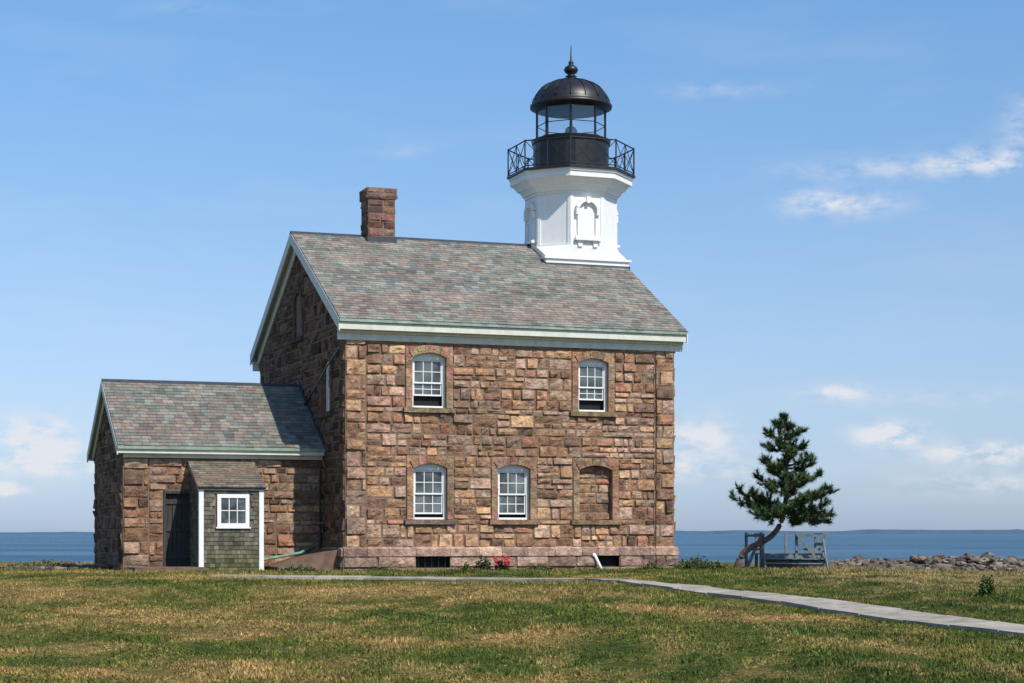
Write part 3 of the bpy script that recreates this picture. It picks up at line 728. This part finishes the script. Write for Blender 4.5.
# ------------------------------------------------------------ rocks
import bmesh
def rocks(name,lst):
    mb=MB()
    bm=bmesh.new(); bmesh.ops.create_icosphere(bm,subdivisions=2,radius=1); bv=[v.co.copy() for v in bm.verts]; bf=[[v.index for v in f.verts] for f in bm.faces]; bm.free()
    for (x,y,z,r) in lst:
        s=Vector((random.uniform(.8,1.6),random.uniform(.7,1.2),random.uniform(.45,.8)))*r; sd=Vector((random.random()*99,0,0)); ra=Matrix.Rotation(random.random()*6,3,'Z')@Matrix.Rotation(random.uniform(-.4,.4),3,'X')
        out=[]
        for v in bv:
            k=1+.55*noise.noise(v*1.3+sd)+.2*noise.noise(v*3+sd); w=v*k
            w=ra@Vector((w.x*s.x,w.y*s.y,w.z*s.z)); out.append((w.x+x,w.y+y,w.z+z))
        f=random.uniform(.3,1.1); cc=random.choice([(.24,.20,.16),(.18,.15,.13),(.28,.22,.17),(.14,.12,.10)]); mb.add(out,bf,tuple(q*f for q in cc))
    return mb.obj(name,M_rock)
lst=[]
for k in range(1500):
    x=random.uniform(10.8,27); y=random.uniform(63.5,67.5); t=1-abs(y-66)/2.5
    ed=min(1,(x-10.6)/1.6)
    r=random.uniform(.06,.20)*(1.3 if random.random()<.12 else 1); lst.append((x,y,float(hgt(x,y))+max(0,t)*.60*random.random()*ed*(.8+.25*math.sin(x*.9)),r*(.6+.4*ed)))
for k in range(300):
    x=random.uniform(9.5,24); y=random.uniform(56,64); lst.append((x,y,float(hgt(x,y))+.01,random.uniform(.02,.09)))
rocks('rock_seawall',lst)
lst=[]
for k in range(110):
    x=random.gauss(-13.3,1.3); y=random.gauss(57.0,1.0); lst.append((x,y,float(hgt(x,y))+.02,random.uniform(.03,.15)))
for k in range(60):
    x=random.uniform(-22,-12); y=random.uniform(66,70); lst.append((x,y,float(hgt(x,y))-.02,random.uniform(.05,.13)))
rocks('shore_rocks',lst)
# ------------------------------------------------------------ weeds / shrubs
def leafy(name,px,py,w,hh,nn,col,d=None,blade=.09):
    mb=MB(); o=gpt(px,py)
    if d: o=img(px,py,d); o.z=float(hgt(o.x,o.y))
    for k in range(nn):
        a=random.random()*6.283; r=random.random()**.6
        zz=random.random(); lump=.6+.5*noise.noise(Vector((math.cos(a)*2+px,math.sin(a)*2,w)))+.4*noise.noise(Vector((math.cos(a)*r*3+px,1,0)))
        q=o+Vector((math.cos(a)*w*r*(1-.4*zz),math.sin(a)*w*.6*r,hh*zz*lump*1.3*(1-.4*r*r)))
        dv=Vector((random.gauss(0,1),random.gauss(0,1),random.gauss(.5,1))).normalized()*blade*random.uniform(.5,1.2); sd=dv.cross(Vector((random.gauss(0,1),random.gauss(0,1),random.gauss(0,1)))).normalized()*blade*.28
        f=random.uniform(.5,1.4)*(.6+.6*zz)
        mb.add([q-sd*.3,q+dv*.5+sd,q+dv,q+dv*.5-sd],[(0,1,2,3)],tuple(c*f for c in col))
    return mb.obj(name,M_needle)
leafy('green_shrub',987,595,.18,.42,520,(.055,.095,.02),blade=.07)
leafy('green_shrub',697,570,.75,.42,1000,(.085,.105,.03),d=56.5)
leafy('green_shrub',716,572,.5,.25,400,(.09,.10,.035),d=56)
leafy('weed_clump',483,570,.30,.42,300,(.03,.05,.02),d=54.7)
leafy('weed_clump',466,570,.22,.24,160,(.06,.08,.025),d=54.4)
leafy('weed_clump',540,570,.5,.14,200,(.06,.08,.025),d=55.2)
leafy('weed_clump',650,570,.5,.16,200,(.06,.08,.025),d=56.3)
leafy('weed_clump',300,570,.6,.2,260,(.06,.08,.025),d=53.3)
leafy('weed_clump',45,572,1.6,.25,600,(.08,.095,.03),d=58)
leafy('weed_clump',380,570,.6,.13,260,(.06,.08,.025),d=53.8)
fb=leafy('flower_bush',502,570,.28,.42,260,(.03,.055,.02),d=55.0)
mb=MB(); o=img(502,570,55.0); o.z=0
for k in range(26):
    q=o+Vector((random.uniform(-.22,.22),random.uniform(-.25,-.02),random.uniform(.14,.42))); mb.lathe(q.x,q.y,[(.005,q.z-.035),(.036,q.z),(.03,q.z+.025),(.004,q.z+.045)],6)
fl_=mb.obj('blossoms',M_red); fl_.parent=fb
mb=MB(); o=local(fu(594),-.35,0); mb.tube([o+Vector((.12,0,-.05)),o+Vector((-.10,.15,.42))],.045,8); mb.tube([o+Vector((-.10,.15,.42)),o+Vector((-.16,.17,.44))],.06,8)
mb.obj('white_vent_pipe',M_white,None,True)
# ------------------------------------------------------------ PINE
TD=57.6
pine=empty('pine_tree',(0,0,0))
tp=[(737,571),(739,562),(744,553),(752,547),(763,542),(773,535),(780,525),(784,512),(786,495),(787,475),(786,455),(785,435),(785,418)]
tr=[.14,.11,.10,.095,.09,.085,.08,.075,.065,.055,.04,.028,.015]
dy=[0,0,.05,.1,.15,.1,.05,0,0,.05,0,0,0]
TP=[img(x,y,TD)+Vector((0,q,0)) for (x,y),q in zip(tp,dy)]
tm=MB()
def cr(P,R,k=4):
    out=[];ro=[]
    for i in range(len(P)-1):
        p0=P[max(i-1,0)];p1=P[i];p2=P[i+1];p3=P[min(i+2,len(P)-1)]
        for j in range(k):
            t=j/k; out.append(.5*((2*p1)+(p2-p0)*t+(2*p0-5*p1+4*p2-p3)*t*t+(3*p1-p0-3*p2+p3)*t**3)); ro.append(R[i]*(1-t)+R[i+1]*t)
    out.append(P[-1]);ro.append(R[-1]); return out,ro
tpts,tra=cr(TP,tr); tm.tube(tpts,tra,9)
for k in range(5):
    a=k*1.26; tm.tube([TP[0]+Vector((math.cos(a)*.28,math.sin(a)*.25,-.06)),TP[0]+Vector((math.cos(a)*.09,math.sin(a)*.09,.05)),TP[1]],[.03,.05,.06],6)
nd=MB()
def tuft(p,dr,ln=.15,nn=34):
    f=random.uniform(.5,1.7); col=(.046*f,.084*f,.025*f)
    dr=dr.normalized()
    for k in range(nn):
        v=Vector((random.gauss(0,1),random.gauss(0,1),random.gauss(0,1))).normalized()
        dd=(dr*.7+v*.8).normalized()*ln*random.uniform(.6,1.15); s=dd.cross(v).normalized()*.012
        b0=p-dr*random.random()*.16; g=random.uniform(.7,1.3)
        nd.add([b0-s,b0+s,b0+dd],[(0,1,2)],tuple(c*g for c in col))
def trunk_at(z):
    for i in range(len(tpts)-1):
        if tpts[i].z<=z<=tpts[i+1].z:
            t=(z-tpts[i].z)/max(1e-6,tpts[i+1].z-tpts[i].z); return tpts[i].lerp(tpts[i+1],t),tra[i]
    return tpts[-1],tra[-1]
def branch(end,drop=.35):
    L0=(Vector((end.x,end.y))-Vector((tpts[-1].x,TD))).length
    st_,r=trunk_at(min(max(end.z-drop*L0,tpts[28].z),tpts[-1].z-.05))
    mid=st_.lerp(end,.5)+Vector((0,0,-.12*L0)); P=[]
    n=6
    for k in range(n+1):
        t=k/n; P.append(st_*(1-t)**2+mid*2*t*(1-t)+end*t*t+Vector((noise.noise(end*3+Vector((t*3,0,0)))*.05,0,noise.noise(end*5+Vector((0,t*3,0)))*.05)))
    tm.tube(P,[max(.008,.034*(1-k/n)*min(1,L0+.3)+.008) for k in range(n+1)],5)
    dr0=(end-st_).normalized()
    for k in range(2,n+1):
        t=k/n
        cnt=random.choice((2,2,3)) if k<n else 3
        for q in range(cnt):
            side=Vector((random.gauss(0,1),random.gauss(0,1),random.gauss(.4,.4))).normalized()
            tl=(.14+.22*random.random())*(1.3-t*.6)*min(1,.5+L0)
            e=P[k]+(dr0*.6+side).normalized()*tl
            tm.tube([P[k],P[k].lerp(e,.5)+Vector((0,0,-.01)),e],[.010,.008,.005],4)
            dr=(e-P[k]).normalized()+Vector((0,0,.6))
            tuft(e,dr,.19,50); tuft(P[k].lerp(e,.5),dr,.15,26)
    tuft(end,dr0+Vector((0,0,.5)),.20,60)
E=[(734,498,0),(741,490,.2),(748,505,-.3),(752,493,-.5),(760,478,.3),(763,462,-.2),(768,446,.1),(769,434,0),(777,424,0),(785,419,0),(791,426,.1),(799,431,-.1),(802,446,0),(808,457,-.2),(812,463,.2),(820,474,-.1),(826,487,.2),(830,491,-.1),(824,503,-.4),(830,514,0),(827,520,.3),(812,521,-.3),(798,522,.2),(757,513,.1),(766,518,-.4),(774,508,-.8),(790,505,-.9),(803,498,-.7),(781,480,-.6),(797,477,-.5),(772,468,-.45),(789,455,-.4),(779,444,-.25),(815,510,.6),(762,500,.8),(798,488,.8),(775,470,.6),(792,446,.3),(815,495,-.6),(748,499,.3),(820,515,-.5),(768,486,-.6),(806,481,.4),(790,436,-.1),(784,462,.3)]
for x,y,q in E: branch(img(x,y,TD)+Vector((0,q,0)))
tm.obj('trunk_and_limbs',M_bark,pine,True); nd.obj('needle_crown',M_needle,pine)
# ------------------------------------------------------------ STAIR PLATFORM
sp=empty('wooden_stair_platform',(0,0,0)); ws=MB()
D0=59.2
def XX(px,d=D0): return (px-512)/F*d
gz=float(hgt(XX(800),D0))
for k in range(9): ws.box(XX(762),XX(824),D0+k*.16,D0+k*.16+.145,gz+.42,gz+.46)
ws.box(XX(762),XX(824),D0-.04,D0-.001,gz+.28,gz+.455)
for k,zz in enumerate((.30,.16)):
    ws.box(XX(764),XX(822),D0-.36*(k+1),D0-.36*(k+1)+.33,gz+zz-.03,gz+zz)
    ws.box(XX(764),XX(822),D0-.36*(k+1)+.30,D0-.36*(k+1)+.33,gz+zz-.14,gz+zz-.031)
for px in (762.5,793,823.5):
    for yy_ in (D0-.10,D0+1.45): ws.box(XX(px)-.045,XX(px)+.045,yy_,yy_+.09,gz-.1,gz+(1.05 if px!=793 or yy_>D0+1 else .27))
for px in (762.5,823.5):
    x=XX(px); ws.box(x-.05,x+.05,D0-.15,D0+1.6,gz+1.051,gz+1.09); ws.box(x-.02,x+.02,D0-.0,D0+1.44,gz+.70,gz+.79)
    ws.prism([(D0-1.0,gz+.0),(D0-.11,gz+.88),(D0-.11,gz+1.0),(D0-1.08,gz+.04)],x-.06,x-.02,lambda a,z,d:(d,a,z))
    ws.prism([(D0-.85,gz-.05),(D0-.6,gz-.05),(D0-.001,gz+.28),(D0-.001,gz+.45)],x+.0,x+.04,lambda a,z,d:(d,a,z))
for x0,x1 in ((XX(795),XX(826)),(XX(762),XX(744))):
    s=1 if x1>x0 else -1
    y=D0-.2
    P=lambda a,z,d:(a,y+d,z)
    ws.prism([(x0,gz+1.05),(x0+s*.09,gz+1.05),(x1,gz-.02),(x1-s*.12,gz-.02)][::s],0,.05,P)
    ws.prism([(x0,gz+.98),(x1-s*.05,gz+.98),(x1-s*.05,gz+1.06),(x0,gz+1.06)][::s],.06,.11,P)
    ws.prism([(x0,gz+.55),(x1-s*.05,gz+.55),(x1-s*.05,gz+.62),(x0,gz+.62)][::s],.06,.11,P)
    ws.prism([(x1-s*.11,gz-.1),(x1-s*.02,gz-.1),(x1-s*.02,gz+1.12),(x1-s*.11,gz+1.12)][::s],.12,.2,P)
    ws.prism([(x0,gz-.1),(x0+s*.08,gz-.1),(x0+s*.08,gz+1.12),(x0,gz+1.12)][::s],.12,.2,P)
ws.obj('timber_frame',M_greywood,sp)
# ------------------------------------------------------------ LIGHT / SKY
AZ=math.radians(20)
sd=Vector((math.cos(AZ)*S+math.sin(AZ)*C,-math.cos(AZ)*C+math.sin(AZ)*S,0)).normalized(); el=math.radians(49)
sd=Vector((sd.x*math.cos(el),sd.y*math.cos(el),math.sin(el)))
sun=bpy.data.lights.new('sun','SUN'); sun.energy=4.9; sun.angle=math.radians(.5); sun.color=(1,.935,.835)
so=bpy.data.objects.new('sun',sun); so.rotation_euler=(-sd).to_track_quat('-Z','Y').to_euler(); so.location=(30,-20,40); sc.collection.objects.link(so)
w=bpy.data.worlds.new('World'); sc.world=w; w.use_nodes=True; nt=w.node_tree; nt.nodes.clear()
o=N(nt,'ShaderNodeOutputWorld'); bg=N(nt,'ShaderNodeBackground'); bg.inputs['Strength'].default_value=.093; L(nt,bg.outputs[0],o.inputs[0])
sky=N(nt,'ShaderNodeTexSky'); sky.sky_type='NISHITA'; sky.sun_disc=False; sky.sun_elevation=el; sky.sun_rotation=math.atan2(sd.x,sd.y); sky.air_density=1.0; sky.dust_density=.4; sky.ozone_density=1.6
tc=N(nt,'ShaderNodeTexCoord'); sep=N(nt,'ShaderNodeSeparateXYZ'); L(nt,tc.outputs['Generated'],sep.inputs[0])
az=mth(nt,'MULTIPLY',mth(nt,'ARCTAN2',sep.outputs['X'],sep.outputs['Y']),F)
ele=mth(nt,'MULTIPLY',mth(nt,'ARCSINE',sep.outputs['Z']),F)
cmb=N(nt,'ShaderNodeCombineXYZ'); L(nt,az,cmb.inputs[0]); L(nt,ele,cmb.inputs[1])
CL=[(845,213,52,12,.9),(815,206,30,9,.5),(900,180,110,10,.5),(985,176,55,13,.8),(1024,145,22,26,.5),(720,100,60,8,.25),(405,157,34,6,.25),(836,394,26,8,1.1),(890,437,30,11,2.4),(985,456,60,10,1.6),(700,440,36,20,1.3),(690,468,80,12,.9),(34,440,44,18,2.0),(25,464,60,12,1.0),(5,491,16,6,2.6),(75,468,60,14,.7),(900,400,120,10,.35),(180,28,40,6,.2),(1000,485,90,12,.7)]
tot=None
for x,y,rx,ry,a in CL:
    s=N(nt,'ShaderNodeVectorMath',operation='SUBTRACT'); L(nt,cmb.outputs[0],s.inputs[0]); s.inputs[1].default_value=(math.atan((x-512)/F)*F,HZ-y,0)
    mm=N(nt,'ShaderNodeVectorMath',operation='DIVIDE'); L(nt,s.outputs[0],mm.inputs[0]); mm.inputs[1].default_value=(rx,ry,1)
    dt=N(nt,'ShaderNodeVectorMath',operation='DOT_PRODUCT'); L(nt,mm.outputs[0],dt.inputs[0]); L(nt,mm.outputs[0],dt.inputs[1])
    e=mth(nt,'MULTIPLY',mth(nt,'EXPONENT',mth(nt,'MULTIPLY',dt.outputs['Value'],-1.0)),a)
    tot=e if tot is None else mth(nt,'ADD',tot,e)
cn=noise_n(nt,.05,6,.62,vec=cmb.outputs[0],stretch=(.55,1.1,1)); cn2=noise_n(nt,.006,5,.6,vec=cmb.outputs[0],stretch=(.5,2,1))
k=mth(nt,'MULTIPLY',tot,mth(nt,'MULTIPLY',mth(nt,'SUBTRACT',cn.outputs['Fac'],.38),4.5,True),True)
thin=mth(nt,'MULTIPLY',mth(nt,'SUBTRACT',cn2.outputs['Fac'],.5),.5,True)
k=mth(nt,'ADD',k,thin,True); k=mth(nt,'MULTIPLY',k,.85,True)
hz=ramp(nt,mth(nt,'DIVIDE',ele,560.0,True),[(0,(.68,.90,1.60)),(.10,(.80,.97,1.48)),(.22,(.95,1.05,1.40)),(.45,(1.08,1.2,1.42)),(1,(1.08,1.48,1.74))])
skc=mixc(nt,sky.outputs[0],hz,1.0,'MULTIPLY')
fin=mixc(nt,skc,(8.6,8.7,9.1),k)
L(nt,fin,bg.inputs['Color'])
# ------------------------------------------------------------ camera
cam=bpy.data.cameras.new('camera'); cam.sensor_width=36; cam.lens=F/1024*36; cam.shift_y=(HZ-341.5)/1024; cam.clip_end=30000; cam.clip_start=.1
co=bpy.data.objects.new('camera',cam); co.location=(0,0,CAMZ); co.rotation_euler=(math.pi/2,0,0); sc.collection.objects.link(co); sc.camera=co
sc.view_settings.view_transform='Standard'; sc.view_settings.look='None'; sc.view_settings.exposure=0
